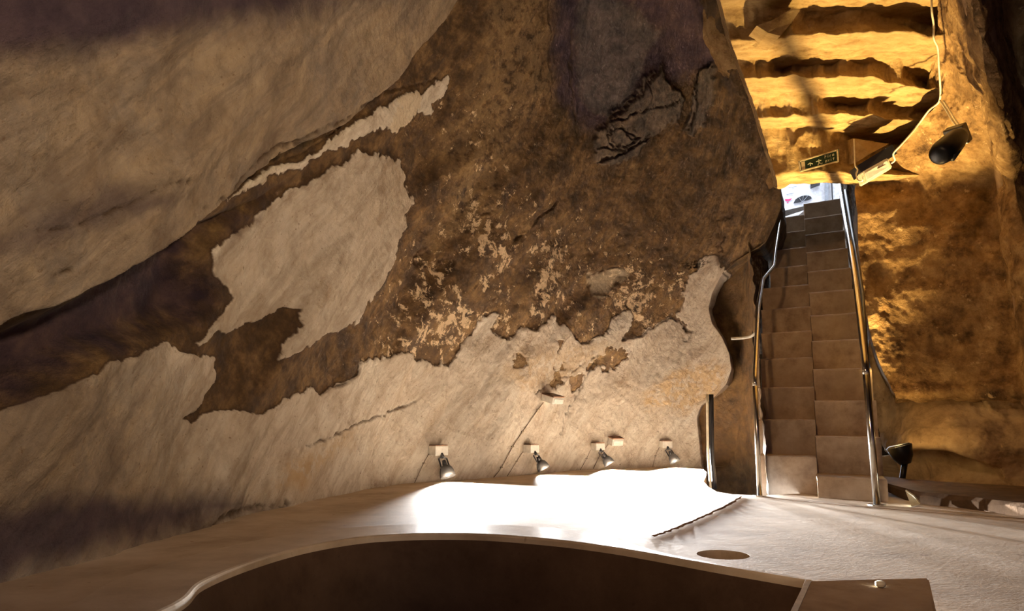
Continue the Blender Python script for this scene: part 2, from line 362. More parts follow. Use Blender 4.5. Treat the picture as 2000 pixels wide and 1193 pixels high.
def wall_fields(P, a, z, U):
    px, py = proj(P)
    vis = (P[..., 1] > .5) & (px > -500) & (px < 1700)
    n2 = fbm(P, 9, 5, 3); n3 = fbm(P, 34, 3, 8)
    qx = px + n2*9 + n3*4; qy = py + fbm(P, 9, 5, 23)*9 + fbm(P, 34, 3, 28)*4
    pl = np.full(px.shape, -1.0)
    for poly in (PLA, PLB, PLC, PLD, VAULTC):
        pl = np.maximum(pl, sd_poly(qx, qy, poly))
    # holes of bare rock inside the plaster
    hole = fbm(P, 6, 4, 61)
    pl = np.where((sd_poly(qx, qy, [(1000, 690), (1110, 655), (1230, 690), (1200, 720), (1120, 760), (1060, 760), (1000, 745)]) > 0) & (hole > .35), -np.abs(hole-.35), pl)
    crack = np.zeros(px.shape)
    for pls, w in CRACKS:
        x0 = min(p[0] for p in pls)-60; x1 = max(p[0] for p in pls)+60; y0 = min(p[1] for p in pls)-60; y1 = max(p[1] for p in pls)+60
        m = (px > x0) & (px < x1) & (py > y0) & (py < y1) & vis
        if m.any():
            d = d_line(qx[m]*.6+px[m]*.4, qy[m]*.6+py[m]*.4, pls); crack[m] = np.maximum(crack[m], (1-sstep(w*.2, w*(.9+.5*n2[m]), d))*np.clip(.75+n3[m]*.9+n2[m]*.4, 0, 1))
    soot_shade = sstep(-.1, .5, sd_poly(px+n2*22, py+n2*22, DARKBAND))*.85  # shade of the groove put into the colour, over dark bare rock
    soot_shade = np.maximum(soot_shade, sstep(-.15, .25, sd_poly(qx, qy, SOOT2))*.85)
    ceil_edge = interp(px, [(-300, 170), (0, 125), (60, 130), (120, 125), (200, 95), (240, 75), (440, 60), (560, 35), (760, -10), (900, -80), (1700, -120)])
    soot_shade = np.maximum(soot_shade, sstep(-25, 60, ceil_edge-(py+n2*16)))  # shaded ceiling above this edge painted dark
    soot_shade = np.maximum(soot_shade, .92*sstep(-.2, .5, sd_poly(px+n2*14, py+n2*14, [(-100, 980), (200, 960), (430, 955), (560, 985), (370, 1040), (0, 1140), (-300, 1200)])))  # lower left of the wall darker
    soot_shade = np.maximum(soot_shade, .55*sstep(0, .5, sd_poly(px+n2*40, py+n2*20, [(-200, 440), (130, 340), (300, 345), (200, 440), (0, 500), (-200, 560)])))  # left end of the vault darker
    soot_shade *= vis
    grey = sstep(-.08, .15, sd_poly(qx, qy, GREY))*.75
    soot_shade *= 1-grey*.8
    fk = np.maximum(sd_poly(qx, qy, FLAKE), sd_poly(qx, qy, FLAKE2)); flake = sstep(-.02, .04, fk)
    grey = np.maximum(grey, flake*.45)
    soot_shade *= 1-flake*.85
    rib = sstep(0, .12, sd_poly(qx, qy, RIB)); soot_shade *= 1-rib
    och = sstep(-.1, .15, sd_poly(qx, qy, OCHRE))
    och = np.maximum(och, sstep(-.1, .4, sd_poly(qx, qy, [(520, 960), (560, 900), (660, 840), (720, 830), (700, 870), (620, 930), (600, 970)])))
    och = np.maximum(och, sstep(-.1, .2, sd_poly(qx, qy, [(960, 740), (1010, 690), (1200, 660), (1180, 700), (1090, 760), (1010, 770)]))*.6)
    och = np.maximum(och, .34*sstep(-.3, .5, sd_poly(px+n2*25, py+n2*25, [(960, -80), (1072, -80), (1088, 180), (1000, 330), (930, 470), (840, 520), (870, 280), (920, 120)])))
    fl = sstep(-1.5, 1.0, sd_poly(px, py, [(780, 700), (820, 560), (900, 480), (900, 250), (960, 250), (960, 420), (1150, 500), (1330, 560), (1330, 640), (1150, 640), (900, 700)]))
    fl = fl*np.clip(.75+fbm(P, 3, 3, 44)*.8, 0, 1)*vis
    pale = sstep(-.03, .04, sd_poly(qx, qy, BLOTCH))*.4
    far_dim = sstep(-.1, .1, sd_poly(px, py, VAULT))*vis*.8  # vault plaster browned, light falloff put into the colour
    far_dim = np.maximum(far_dim, .35*sstep(-.05, .05, sd_poly(px, py, PLB))*vis)
    far_dim = np.maximum(far_dim, vis*.8*sstep(620, 60, px+n2*40+(py-700)*-.5)*sstep(500, 700, py))  # plaster gradually browner to the left, painted falloff from the lamps
    pale = np.maximum(pale, (sd_poly(qx, qy, [(745, 250), (775, 195), (808, 178), (820, 192), (812, 225), (790, 245), (765, 262)]) > 0)*.75)
    # relief
    dsp = sstep(-.02, .03, pl)*.014
    dsp += sstep(-.05, .10, sd_poly(px, py, VAULT))*.10 * vis
    dsp -= sstep(0, .5, sd_poly(px, py, DARKBAND))*.13 * vis
    dsp += flake*.03 + rib*.03*vis
    dsp -= crack*(.016+.02*flake)
    dsp -= sstep(0, .07, sd_poly(px, py, BLOTCH))*.02 + sstep(0, .08, sd_poly(px, py, [(818, 518), (826, 492), (842, 488), (848, 500), (838, 525)]))*.02 + sstep(0, .08, sd_poly(px, py, [(855, 530), (868, 506), (884, 503), (886, 520), (872, 536)]))*.02
    dsp += fbm(U, 1.3, 3, 90)*.045 + fbm(P, 5, 5, 77)*.012 + n3*.0035
    return dict(plaster=np.clip(pl, -.4, .4), crack=crack, soot_shade=soot_shade, grey=grey, ochre=och, flecks=fl, pale=pale, far_dim=far_dim), dsp

SIL = [(-400, 1330), (-60, 1395), (0, 1412), (80, 1432), (150, 1458), (215, 1482), (260, 1495), (300, 1507), (350, 1522), (400, 1527), (440, 1512), (475, 1493), (493, 1462), (510, 1436), (540, 1406), (570, 1391), (600, 1383), (630, 1389),
       (660, 1410), (690, 1423), (720, 1427), (750, 1417), (775, 1394), (792, 1369), (815, 1360), (860, 1365), (912, 1370), (1000, 1372)]
NR, NCV = 620, 1080
a_end = arc[16*14]     # behind the viewer on the left
Z = zrows(NR)
asearch = np.linspace(0, arc[16*6], 900)
aedge = []
for z in Z:
    P = raw(asearch, np.full(asearch.shape, z)); px, py = proj(P); s = px-np.interp(py, [q[0] for q in SIL], [q[1] for q in SIL])
    k = np.where((s[:-1] > 0) & (s[1:] <= 0))[0]; aedge.append(asearch[k[-1]] if len(k) else asearch[0])
aedge = np.array(aedge)
for i in range(3): aedge = np.convolve(np.pad(aedge, 1, 'edge'), [.25, .5, .25], 'valid')
tcol = np.linspace(0, 1, NCV)**1.0
# denser columns far away, wider ones near the viewer
A = aedge[:, None] + (a_end-aedge[:, None])*(tcol[None, :]*.92+.08*tcol[None, :]**3)
ZZ = np.repeat(Z[:, None], NCV, 1)
P0 = raw(A, ZZ); Nn = normals(P0)
ctr = np.array([.75, 2.3, 1.0]); sgn = np.sign(np.sum(Nn*(ctr-P0), -1, keepdims=True)); Nn = Nn*sgn
U = np.stack([(A*.75+ZZ*.66)*2.6, (-A*.66+ZZ*.75), np.zeros_like(A)], -1)
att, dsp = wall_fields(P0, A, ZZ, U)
edgefade = sstep(0, .10, A-aedge[:, None])
P1 = P0 + Nn*(dsp*(0.25+.75*edgefade))[..., None]
# rounded lip and a return running back behind the edge
sdir = np.array([math.sin(math.radians(25)), math.cos(math.radians(25)), 0.0])
e0 = P1[:, 0]; tang = P1[:, 0]-P1[:, 3]; tang /= np.maximum(np.linalg.norm(tang, axis=1, keepdims=True), 1e-6); tang[:, 2] = 0
nb = -Nn[:, 0]
lips = []
for q in (1.6, .9, .5, .25, .12, .06, .03):
    lips.append(e0 + sdir*(q*.75) - tang*0.0 + np.array([-.04, 0, 0])*q + fbm(e0+q, 5, 4, 5)[:, None]*.02*min(1, q*6)*np.array([1, 0, 0]))
L = np.stack(lips, 1); P1 = np.concatenate([L, P1], 1)
for k in att: att[k] = np.concatenate([np.repeat(att[k][:, :1], L.shape[1], 1), att[k]], 1)
Uv = np.stack([A*.75+ZZ*.66, -A*.66+ZZ*.75, np.zeros_like(A)], -1); Uv = np.concatenate([np.repeat(Uv[:, :1], L.shape[1], 1), Uv], 1)
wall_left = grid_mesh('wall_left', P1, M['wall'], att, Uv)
PV, NV = P1[:, L.shape[1]:], Nn; VPX, VPY = proj(PV)
def wallpt(px, py, off=0.0):
    d = (VPX-px)**2+(VPY-py)**2 + (PV[..., 1] < .3)*1e9; i = np.unravel_index(np.argmin(d), d.shape)
    return Vector((PV[i]+NV[i]*off).tolist()), Vector(NV[i].tolist())
# rock rib hanging down the corner beside the stepped ceiling
rpx = [(1378, -60, 30, 4.95), (1388, 0, 27, 5.0), (1402, 60, 25, 5.05), (1426, 115, 23, 5.1), (1450, 165, 19, 5.15), (1468, 205, 11, 5.2), (1478, 226, 5, 5.24), (1490, 265, 8, 5.26), (1504, 310, 11, 5.28), (1513, 352, 12, 5.3), (1519, 392, 6, 5.34), (1522, 410, 2, 5.4)]
cs = smooth_path([at(x, y, d) for x, y, w, d in rpx], 14); ws = np.interp(np.linspace(0, len(rpx)-1, len(cs)), range(len(rpx)), [w*d/F for x, y, w, d in rpx])
RB0 = []
for c_, w_ in zip(cs, ws):
    RB0.append([[c_.x+w_*math.cos(t_), c_.y+.10-.16*math.sin(t_)*min(1, w_*12), c_.z-.3*w_*math.cos(t_)] for t_ in np.linspace(math.pi*1.25, -math.pi*.25, 40)])
RB0 = np.array(RB0); nr_ = normals(RB0); RB0 = RB0+nr_*(fbm(RB0, 10, 4, 55)*.010)[..., None]
RIBMESH = RB0
# back of the room, behind the viewer
nb_r, nb_c = 60, 120
A2 = np.repeat(np.linspace(a_end-.02, arc[-1], nb_c)[None, :], nb_r, 0); Z2 = np.repeat(zrows(nb_r)[:, None], nb_c, 1)
Q = raw(A2, Z2); Nq = normals(Q); Nq *= np.sign(np.sum(Nq*(ctr-Q), -1, keepdims=True))
Q = Q + Nq*(fbm(Q, 1.3, 4, 90)*.05)[..., None]
z0 = np.zeros(A2.shape)
grid_mesh('wall_back', Q, M['wall'], dict(plaster=z0-.3, crack=z0, soot_shade=z0+.8, grey=z0, ochre=z0, flecks=z0, pale=z0, far_dim=z0), np.stack([A2, Z2, z0], -1))  # dark all over, keeps bounce light low

grid_mesh('wall_left', RIBMESH, M['right'])
# ================================================================== RIGHT WALL
def catgrid(ctrl, nr, nc):
    C = np.array(ctrl, float); 
    def up(C, n, axis):
        C = np.moveaxis(C, axis, 0); m = len(C); t = np.linspace(0, m-1, n); i = np.clip(np.floor(t).astype(int), 0, m-2); f = (t-i).reshape((-1,)+(1,)*(C.ndim-1))
        g = lambda j: C[np.clip(j, 0, m-1)]
        a, b, c, d = g(i-1), g(i), g(i+1), g(i+2)
        r = .5*(2*b+(c-a)*f+(2*a-5*b+4*c-d)*f**2+(3*b-a-3*c+d)*f**3)
        return np.moveaxis(r, 0, axis)
    return up(up(C, nr, 0), nc, 1)
RE = [(-300, 1800), (0, 1819), (60, 1826), (130, 1834), (190, 1838), (230, 1802), (280, 1765), (305, 1738), (345, 1682), (360, 1672), (420, 1674), (520, 1680), (600, 1690), (680, 1706), (740, 1732), (772, 1748)]
rows = [(-400, 0), (-200, 0), (0, 0), (100, 0), (190, 0), (235, 0), (280, 0), (320, 0), (360, 0), (420, 0), (500, 0), (600, 0), (690, 0), (745, 0), (772, 0), (790, .30)]
xe = [(1880, 0), (1920, 250), (1952, 450), (1995, 700)]
ctrl = []
def rowpts(py, inset):
    e = float(np.interp(py, [q[0] for q in RE], [q[1] for q in RE]))
    cx = float(np.interp(py, [-300, 0, 250, 450, 700, 800], [1830, 1880, 1925, 1955, 1995, 2010])); 
    fx = float(np.interp(py, [-300, 0, 150, 260, 500, 800], [1890, 1925, 1962, 2000, 2080, 2170]))
    d0 = float(np.interp(py, [-300, 0, 190, 360, 800], [3.3, 3.6, 4.1, 4.75, 4.45]))
    r = [at(e, py, d0+inset), at(e*.7+cx*.3, py, d0-.08+inset), at(e*.3+cx*.7, py, d0-.28+inset), at(cx-6, py, d0-.42+inset), at(cx+4, py, d0-.62+inset), at((cx+fx)/2, py, d0-.80+inset), at(fx, py, d0-.55+inset), at(fx+60, py, d0+.3+inset), at(fx+400, py, d0-.2+inset), at(fx+1500, py, d0-1.2+inset)]
    return r
for py, ins in rows: ctrl.append(rowpts(py, ins))
G = catgrid(ctrl, 420, 420)
Ng = normals(G); Ng *= np.sign(np.sum(Ng*(ctr-G), -1, keepdims=True))
gx, gy = proj(G)
dsp = fbm(G, 2.2, 3, 15)*.035 + fbm(G, 7, 5, 16)*.020 + fbm(G, 30, 3, 17)*.004
for poly, dd in (([(1935, 565), (1950, 548), (1970, 552), (1980, 570), (1962, 583), (1940, 578)], .015), ([(1810, 690), (1820, 655), (1850, 655), (1870, 672), (1862, 692), (1840, 705)], -.03), ([(1775, 330), (1800, 350), (1815, 385), (1850, 440), (1800, 430), (1790, 380)], -.025)):
    dsp += dd*sstep(-.05, .12, sd_poly(gx, gy, poly))
dsp += .03*sstep(30, 0, np.abs(gy-765))*0
G = G + Ng*dsp[..., None]
# smooth rib that runs down beside the right edge of the view
rb = []
for py in (-400, -150, 0, 120, 250, 400, 550, 700, 800, 900):
    lx = float(np.interp(py, [-400, 0, 250, 500, 700, 900], [1790, 1880, 1932, 1965, 1999, 2025])); fx = float(np.interp(py, [-400, 0, 150, 260, 500, 900], [1830, 1925, 1965, 2002, 2075, 2200]))
    d0 = float(np.interp(py, [-300, 0, 190, 360, 800], [3.3, 3.6, 4.1, 4.75, 4.45]))-.52
    rb.append([at(lx+3, py, d0+.45), at(lx, py, d0+.06), at(lx*.7+fx*.3, py, d0), at((lx+fx)/2, py, d0-.03), at(lx*.25+fx*.75, py, d0-.01), at(fx, py, d0+.08), at(fx+8, py, d0+.35), at(fx+10, py, d0+.9)])
RB = catgrid(rb, 260, 120); Nr = normals(RB); RB = RB+Nr*(fbm(RB, 6, 4, 71)*.007)[..., None]
grid_mesh('wall_right', RB, M['rib'])
# return lip
e0 = G[:, 0]; lip = [e0+np.array([math.sin(.4), math.cos(.4), 0])*q+np.array([.02, 0, 0]) for q in (1.8, 1.0, .4, .15, .05)]
G = np.concatenate([np.stack(lip, 1), G], 1)
grid_mesh('wall_right', G, M['right'])
# lower right wall (recessed below the overhang)
lowrows = [(660, 0, 1700), (700, 0, 1698), (760, 0, 1704), (820, -.05, 1712), (860, -.12, 1722), (885, -.12, 1742), (920, -.02, 1745), (955, .0, 1748), (1010, .0, 1752)]
c2 = []
for py, off, xl in lowrows:
    d = 5.02+off
    c2.append([at(xl, py, d), at(1740, py, d-.12), at(1780, py, d-.34), at(1840, py, d-.50), at(1900, py, d-.62), at(1960, py, d-.72), at(2040, py, d-.85), at(2300, py, d-1.2)])
H = catgrid(c2, 160, 200); Nh = normals(H); Nh *= np.sign(np.sum(Nh*(ctr-H), -1, keepdims=True)); hx, hy = proj(H)
dsp = fbm(H, 2, 3, 15)*.03+fbm(H, 7, 5, 16)*.015
dsp -= .16*sstep(-.1, .3, sd_poly(hx, hy, [(1730, 890), (1760, 875), (1850, 880), (1900, 895), (1950, 915), (1965, 945), (1800, 965), (1730, 965)]))
dsp += .02*sstep(-.03, .03, sd_poly(hx+fbm(H, 9, 4, 3)*8, hy+fbm(H, 9, 4, 7)*8, [(1750, 760), (1850, 768), (1905, 772), (1935, 795), (1960, 810), (2010, 822), (2060, 700), (1740, 700)]))
H = H+Nh*dsp[..., None]
grid_mesh('wall_right', H, M['rightlow'])

# ================================================================== STEPPED ROCK CEILING OVER THE STAIR
lines = [  # (height of plane, polyline in pixels)
 (2.587, [(1380, -70), (1850, -70)]),
 (2.587, [(1380, 12), (1445, 15), (1500, 18), (1567, 17), (1590, 27), (1605, 29), (1640, 25), (1665, 17), (1682, 15), (1700, 24), (1720, 31), (1760, 37), (1810, 49), (1850, 50)]),
 (2.448, [(1380, 82), (1500, 78), (1560, 70), (1600, 66), (1650, 66), (1700, 64), (1750, 63), (1820, 66), (1850, 66)]),
 (2.448, [(1380, 118), (1508, 116), (1514, 130), (1530, 135), (1560, 130), (1600, 125), (1625, 125), (1645, 114), (1660, 115), (1680, 125), (1710, 126), (1740, 122), (1762, 116), (1768, 140), (1800, 157), (1816, 162), (1822, 130), (1850, 128)]),
 (2.34, [(1380, 155), (1500, 152), (1550, 148), (1580, 152), (1640, 150), (1700, 152), (1740, 162), (1790, 170), (1835, 173), (1850, 175)]),
 (2.34, [(1380, 186), (1510, 185), (1585, 183), (1600, 190), (1630, 205), (1670, 207), (1693, 204), (1699, 196), (1720, 202), (1760, 210), (1825, 209), (1850, 209)]),
 (2.236, [(1380, 230), (1520, 228), (1570, 226), (1620, 222), (1645, 220), (1700, 226), (1740, 235), (1780, 238), (1850, 240)]),
 (2.236, [(1380, 248), (1510, 248), (1590, 250), (1640, 260), (1700, 275), (1750, 280), (1850, 282)]),
]
xs = np.arange(1380, 1851, 1.5)
fb1 = fbm(np.stack([xs*.06, xs*0, xs*0], -1), 1, 4, 2)
def tz(px, py, z): return np.array(atz(px, py, z))
keyrows = []
for z, pl in lines:
    keyrows.append(np.array([tz(x, float(np.interp(x, [p[0] for p in pl], [p[1] for p in pl]))+3*fb1[int((x-1380)/1.5)], z) for x in xs]))
up0 = keyrows[0]+np.array([0, 0, .8]); keyrows = [up0]+keyrows
last = keyrows[-1]
# face with the exit sign and the soffit over the stair mouth
face_top = last + np.array([0, .03, .0]); 
soff_n = np.array([np.array(at(x, float(np.interp(x, [1380, 1520, 1560, 1640, 1674, 1850], [346, 343, 337, 336, 341, 341])), 4.56)) for x in xs])
soff_f = np.array([np.array(at(x, float(np.interp(x, [1380, 1528, 1545, 1600, 1640, 1672, 1850], [372, 368, 360, 357, 359, 362, 362])), 4.80)) for x in xs])
keyrows += [soff_n, soff_f, soff_f+np.array([0, .05, 1.2])]
RR = []
for i, (a, b) in enumerate(zip(keyrows[:-1], keyrows[1:])):
    n = 22
    for k in range(n):
        t = k/n; RR.append(a*(1-t)+b*t)
RR.append(keyrows[-1]); RR = np.array(RR)
fm = np.zeros(len(RR)); 
for i_ in (2, 4, 6, 8): fm[22*i_:22*i_+22] = np.sin(np.linspace(0, math.pi, 22))
RR = RR + (fm[:, None]*(.03+fbm(RR, 6, 4, 51)*.03))[..., None]*np.array([0, 1.0, .2])
RR = RR + (fbm(RR, 9, 5, 31)*.010)[..., None]*np.array([.3, -.6, -1.0]) + (fbm(RR*np.array([1, 3, 3]), 12, 3, 33)*.004)[..., None]*np.array([0, 0, 1])
rx, ry = proj(RR[:, 0]*0 + RR[:, 0])
# left end of every row stops at the corner with the left wall, then a cheek of rock closes the corner
NEWR = []
for row in RR:
    qx, qy = proj(row); s = qx-np.interp(qy, [q[0] for q in SIL], [q[1] for q in SIL])+6
    k = np.where(s > 0)[0]; i = k[0] if len(k) else 0; f = np.linspace(i, len(row)-1, 300); j = np.floor(f).astype(int).clip(0, len(row)-2); f = (f-j)[:, None]
    NEWR.append(row[j]*(1-f)+row[j+1]*f)
RR = np.array(NEWR)
e0 = RR[:, 0]; k = 5.75/np.maximum(e0[:, 1], .1)
far = np.array([0, 0, HC])+(e0-np.array([0, 0, HC]))*k[:, None]
tt = np.linspace(0, 1, 12)[:, None, None]; CH = (e0[None]*(1-tt)+far[None]*tt); CH = CH+np.array([-1, 0, .4])*(np.sin(tt*math.pi)*.03)
grid_mesh('ceiling', RR, M['ceil']); grid_mesh('wall_left', CH, M['right'])
# broken wedge lying in the first gap, and the small bracket of rock right of the sign
def prism(bm, pts, off):
    a = [bm.verts.new(p) for p in pts]; b = [bm.verts.new(Vector(p)+off) for p in pts]; n = len(pts)
    bm.faces.new(a); bm.faces.new(b[::-1])
    for i in range(n): bm.faces.new((a[i], b[i], b[(i+1) % n], a[(i+1) % n]))
bm = bmesh.new(); prism(bm, [at(1478, 50, 3.66), at(1512, 38, 3.63), at(1548, 16, 3.6), at(1563, 20, 3.6), at(1545, 45, 3.64), at(1524, 70, 3.66), at(1500, 64, 3.66)], Vector((0, .2, .02)))
o = obj('rock_wedge', bm, M['ceil']); tag(o, 'broken yellow rock wedge stuck in the topmost gap of the stepped ceiling', 'rock')
bm = bmesh.new(); prism(bm, [at(1667, 270, 4.50), at(1736, 281, 4.38), at(1700, 300, 4.40), at(1671, 318, 4.46)], Vector((.02, .2, .05)))
o = obj('rock_corbel', bm, M['ceil']); tag(o, 'small triangular yellow rock corbel right of the exit sign', 'rock')

# ================================================================== STAIRS
R0, RUN, DL, DR, Z0R = .2, .229, 4.225, 3.891, .111
mid = [(393, 1570), (415, 1571), (450, 1573), (485, 1575), (520, 1577), (560, 1580), (600, 1583), (640, 1585), (690, 1587), (750, 1590), (800, 1592), (870, 1594), (980, 1598)]
lef = [(393, 1524), (422, 1522), (452, 1517), (485, 1512), (522, 1503), (561, 1487), (601, 1487), (650, 1487), (700, 1486), (758, 1482), (820, 1481), (888, 1484), (966, 1485)]
rig = [(393, 1641), (421, 1645), (454, 1650), (488, 1656), (528, 1663), (568, 1670), (614, 1681), (666, 1692), (721, 1703), (784, 1712), (854, 1721), (931, 1733), (978, 1735)]
TA = math.tan(math.radians(34))
def pyof(d, z): return proj(np.array([0., d, z]))[1]
def online(px, py, c, z):
    """point on the skewed riser line through c that shows at column px"""
    k = ray(px, py); k = k[0]/k[1]; d = (c[1]+TA*c[0])/(1+TA*k); return Vector((k*d, d, z))
stairs = thing('staircase', 'steep stone staircase with staggered left and right treads rising to daylight', 'stairs', (1.7, 4.1, 0))
def step(side, k):
    if side == 'L': d = DL+(k-1)*RUN; z1 = R0*k; e, f_ = lef, mid
    else: d = DR+(k-1)*RUN; z1 = Z0R+R0*(k-1); e, f_ = mid, rig
    zb = -.05 if k == 1 else z1-R0-.03
    py = pyof(d, z1); xa = float(np.interp(py, *zip(*e))); xb = float(np.interp(py, *zip(*f_)))
    cx = (xa+xb)/2; kk = ray(cx, py); c = Vector((kk[0]/kk[1]*d, d, z1))
    a = online(xa, py, c, z1); b = online(xb, py, c, z1)
    back = Vector((math.sin(math.radians(21)), math.cos(math.radians(21)), 0))*(RUN+.16)
    if side == 'R': a = a + (b-a)*.0
    bm = bmesh.new()
    n = 10; vs = []
    top = [a.lerp(b, i/n) for i in range(n+1)]
    fr = []; rnd = random.Random(k*7+ord(side))
    for i, p in enumerate(top):
        w = rnd.uniform(-.002, .002); fr.append(p+Vector((0, 0, w*.5)))
    rows_ = [[Vector((p.x, p.y, zb)) + Vector((0, .004, 0)) for p in fr], [Vector((p.x, p.y+.002, p.z-.012)) for p in fr], [Vector((p.x, p.y+.004, p.z-.003)) for p in fr], [Vector((p.x, p.y+.013, p.z)) for p in fr], [p+back for p in fr], [Vector((p.x, p.y, zb))+back for p in fr]]
    V = [[bm.verts.new(p) for p in r] for r in rows_]
    for r in range(6):
        s_ = (r+1) % 6
        for i in range(n): bm.faces.new((V[r][i], V[r][i+1], V[s_][i+1], V[s_][i]))
    bm.faces.new([V[r][0] for r in range(6)]); bm.faces.new([V[r][n] for r in range(5, -1, -1)])
    obj('step', bm, M['step'], stairs)
for k in range(1, 12): step('L', k)
for k in range(1, 13): step('R', k)

# ---- handrails
def rail(name, label, pts, r, base_r, extra=None):
    t = thing(name, label, 'handrail', pts[0]); 
    bm = bmesh.new(); tube(bm, [pts[0]]+[pts[0].lerp(pts[1], .94)], r, 14); obj('post', bm, M['metal'], t, True)
    bm = bmesh.new(); q = [pts[0].lerp(pts[1], .93), pts[0].lerp(pts[1], .97), pts[1].lerp(pts[2], .05)]+pts[2:]; tube(bm, q, r, 14); obj('rail', bm, M['metal'], t, True)
    bm = bmesh.new(); tube(bm, [pts[0]+Vector((0, 0, -.004)), pts[0]+Vector((0, 0, .006))], base_r, 20); obj('base_flange', bm, M['metal'], t)
    return t
pL = atz(1484, 969); lp = [pL, at(1474, 740, pL.y), at(1481, 600, 4.66), at(1490, 545, 4.91)]
t = rail('handrail', 'steel tube handrail on the left side of the stairs', lp+[at(1511, 520, 5.03), at(1514, 490, 5.2), at(1522, 428, 5.55)], .0135, .035)
bm = bmesh.new(); tube(bm, smooth_path([at(1428, 661, 4.75), at(1450, 660, 4.72), at(1466, 657, 4.62), at(1476, 650, 4.55)], 5), .009, 10); obj('wall_bracket', bm, M['white'], t, True)
pR = atz(1713, 987); pts = [pR, at(1690, 715, pR.y), at(1672, 560, 4.27), at(1660, 480, 4.62), at(1641, 360, 5.38)]
t = rail('handrail', 'steel tube handrail on the right side of the stairs', pts, .016, .042)
bm = bmesh.new(); off = Vector((.045, .02, -.04)); tube(bm, [atz(1725, 985)+Vector((0, .05, 0)), at(1703, 715, pR.y)+Vector((0, .05, -.04))]+[p+off for p in pts[2:5]], .011, 10); obj('lower_rail', bm, M['darkmetal'], t, True)

# ---- side walls of the stair
def wallgrid(name, plan, z0, z1, mat, seed=1, amp=.03, nc=120, nr=120, top=None):
    pl = smooth_path([(x, y, 0) for x, y in plan], 8); pl = np.array([[v.x, v.y] for v in pl]); s = np.r_[0, np.cumsum(np.linalg.norm(np.diff(pl, axis=0), axis=1))]
    a = np.linspace(0, s[-1], nc); xy = np.stack([np.interp(a, s, pl[:, 0]), np.interp(a, s, pl[:, 1])], -1)
    Zv = np.linspace(z0, z1, nr); P = np.concatenate([np.repeat(xy[None], nr, 0), np.repeat(Zv[:, None], nc, 1)[..., None]], -1)
    if top is not None:
        tz_ = np.interp(P[0, :, 1], [q[0] for q in top], [q[1] for q in top]); P[..., 2] = z0+(P[..., 2]-z0)*((tz_-z0)/(z1-z0))[None, :]
    N = normals(P); P = P+N*((fbm(P, 3, 3, seed)*1.0+fbm(P, 12, 4, seed+3)*.45)*amp)[..., None]
    return grid_mesh(name, P, mat)
def plan_at(px, Y): r = ray(px, 600); return (r[0]/r[1]*Y, Y)
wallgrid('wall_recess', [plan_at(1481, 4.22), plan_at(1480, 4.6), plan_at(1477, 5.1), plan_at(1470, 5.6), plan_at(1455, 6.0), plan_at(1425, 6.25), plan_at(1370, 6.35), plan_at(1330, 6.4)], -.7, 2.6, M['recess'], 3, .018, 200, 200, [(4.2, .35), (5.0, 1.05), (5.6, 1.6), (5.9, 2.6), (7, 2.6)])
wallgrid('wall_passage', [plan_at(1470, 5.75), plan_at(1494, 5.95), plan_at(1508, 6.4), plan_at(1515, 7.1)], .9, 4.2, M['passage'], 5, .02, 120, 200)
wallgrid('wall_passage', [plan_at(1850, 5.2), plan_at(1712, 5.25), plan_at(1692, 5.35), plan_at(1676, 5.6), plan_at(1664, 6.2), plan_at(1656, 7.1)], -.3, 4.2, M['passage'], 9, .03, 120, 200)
# pipes in the recess
for (xa, lab, r) in ((1383, 'thin pale pipe nearer the lamps, running down the dark recess', .008), (1391, 'black pipe running down beside the thin pale one in the recess', .016)):
    bm = bmesh.new(); y = 5.0; z0 = at(xa, 955, y); tube(bm, smooth_path([at(xa-2, 770, y), at(xa-1, 850, y), at(xa, 890, y), at(xa+5, 955, y)], 4), r, 10)
    o = obj('pipe', bm, M['cable'] if r < .01 else M['black'], None, True); tag(o, lab, 'pipe')

# ================================================================== FLOOR, PIT, RIM
rimpx = [(1572, 1134), (1400, 1105), (1300, 1087), (1200, 1070), (1100, 1057), (1000, 1048), (930, 1044), (860, 1043), (780, 1045), (700, 1051), (600, 1068), (500, 1096), (400, 1136), (320, 1193)]
rim = [atz(*p) for p in rimpx]
rim = rim + [Vector((x, y, 0)) for x, y in ((-.93, 1.15), (-1.0, .6), (-.9, 0), (-.5, -.45), (.1, -.6), (.6, -.45), (.78, 0))] 
corner = rim[0]
near = atz(1548, 1193); dirn = (near-corner).normalized()
rim = rim + [corner+dirn*t for t in (1.2, .8, .4)]
rs = smooth_path(rim, 8)
rs = [Vector((v.x, v.y, 0)) for v in rs]
def offs(pts, w):
    out = []; n = len(pts)
    for i in range(n):
        t = (pts[(i+1) % n]-pts[i-1]).normalized(); nrm = Vector((t.y, -t.x, 0)); out.append(pts[i]+nrm*w)
    return out
def area(p): return sum(a.x*b.y-b.x*a.y for a, b in zip(p, p[1:]+p[:1]))/2
sg = 1 if area(rs) > 0 else -1      # outward
BW = .22
prof = [(1.0, -.002), (.985, .003), (.05, .003), (.02, .001), (0.0, -.004), (0, -.03)]
def bw(p): return .02+BW*(1-float(sstep(.05, .52, p.x)))*float(sstep(-1.2, -.3, p.y-.6*0))
full = offs(rs, sg)
cols_ = [[p+(q-p)*(w*bw(p))+Vector((0, 0, z)) for p, q in zip(rs, full)] for w, z in prof]
bm = bmesh.new(); V = [[bm.verts.new(p) for p in c] for c in cols_]; n = len(rs)
# stone coping band: skip the tight corner side by the box
for r in range(5):
    for i in range(n): 
        bm.faces.new((V[r][i], V[r][(i+1) % n], V[r+1][(i+1) % n], V[r+1][i]))
o = obj('trim_1', bm, M['rim'], None, False); o['kind'] = 'structure'
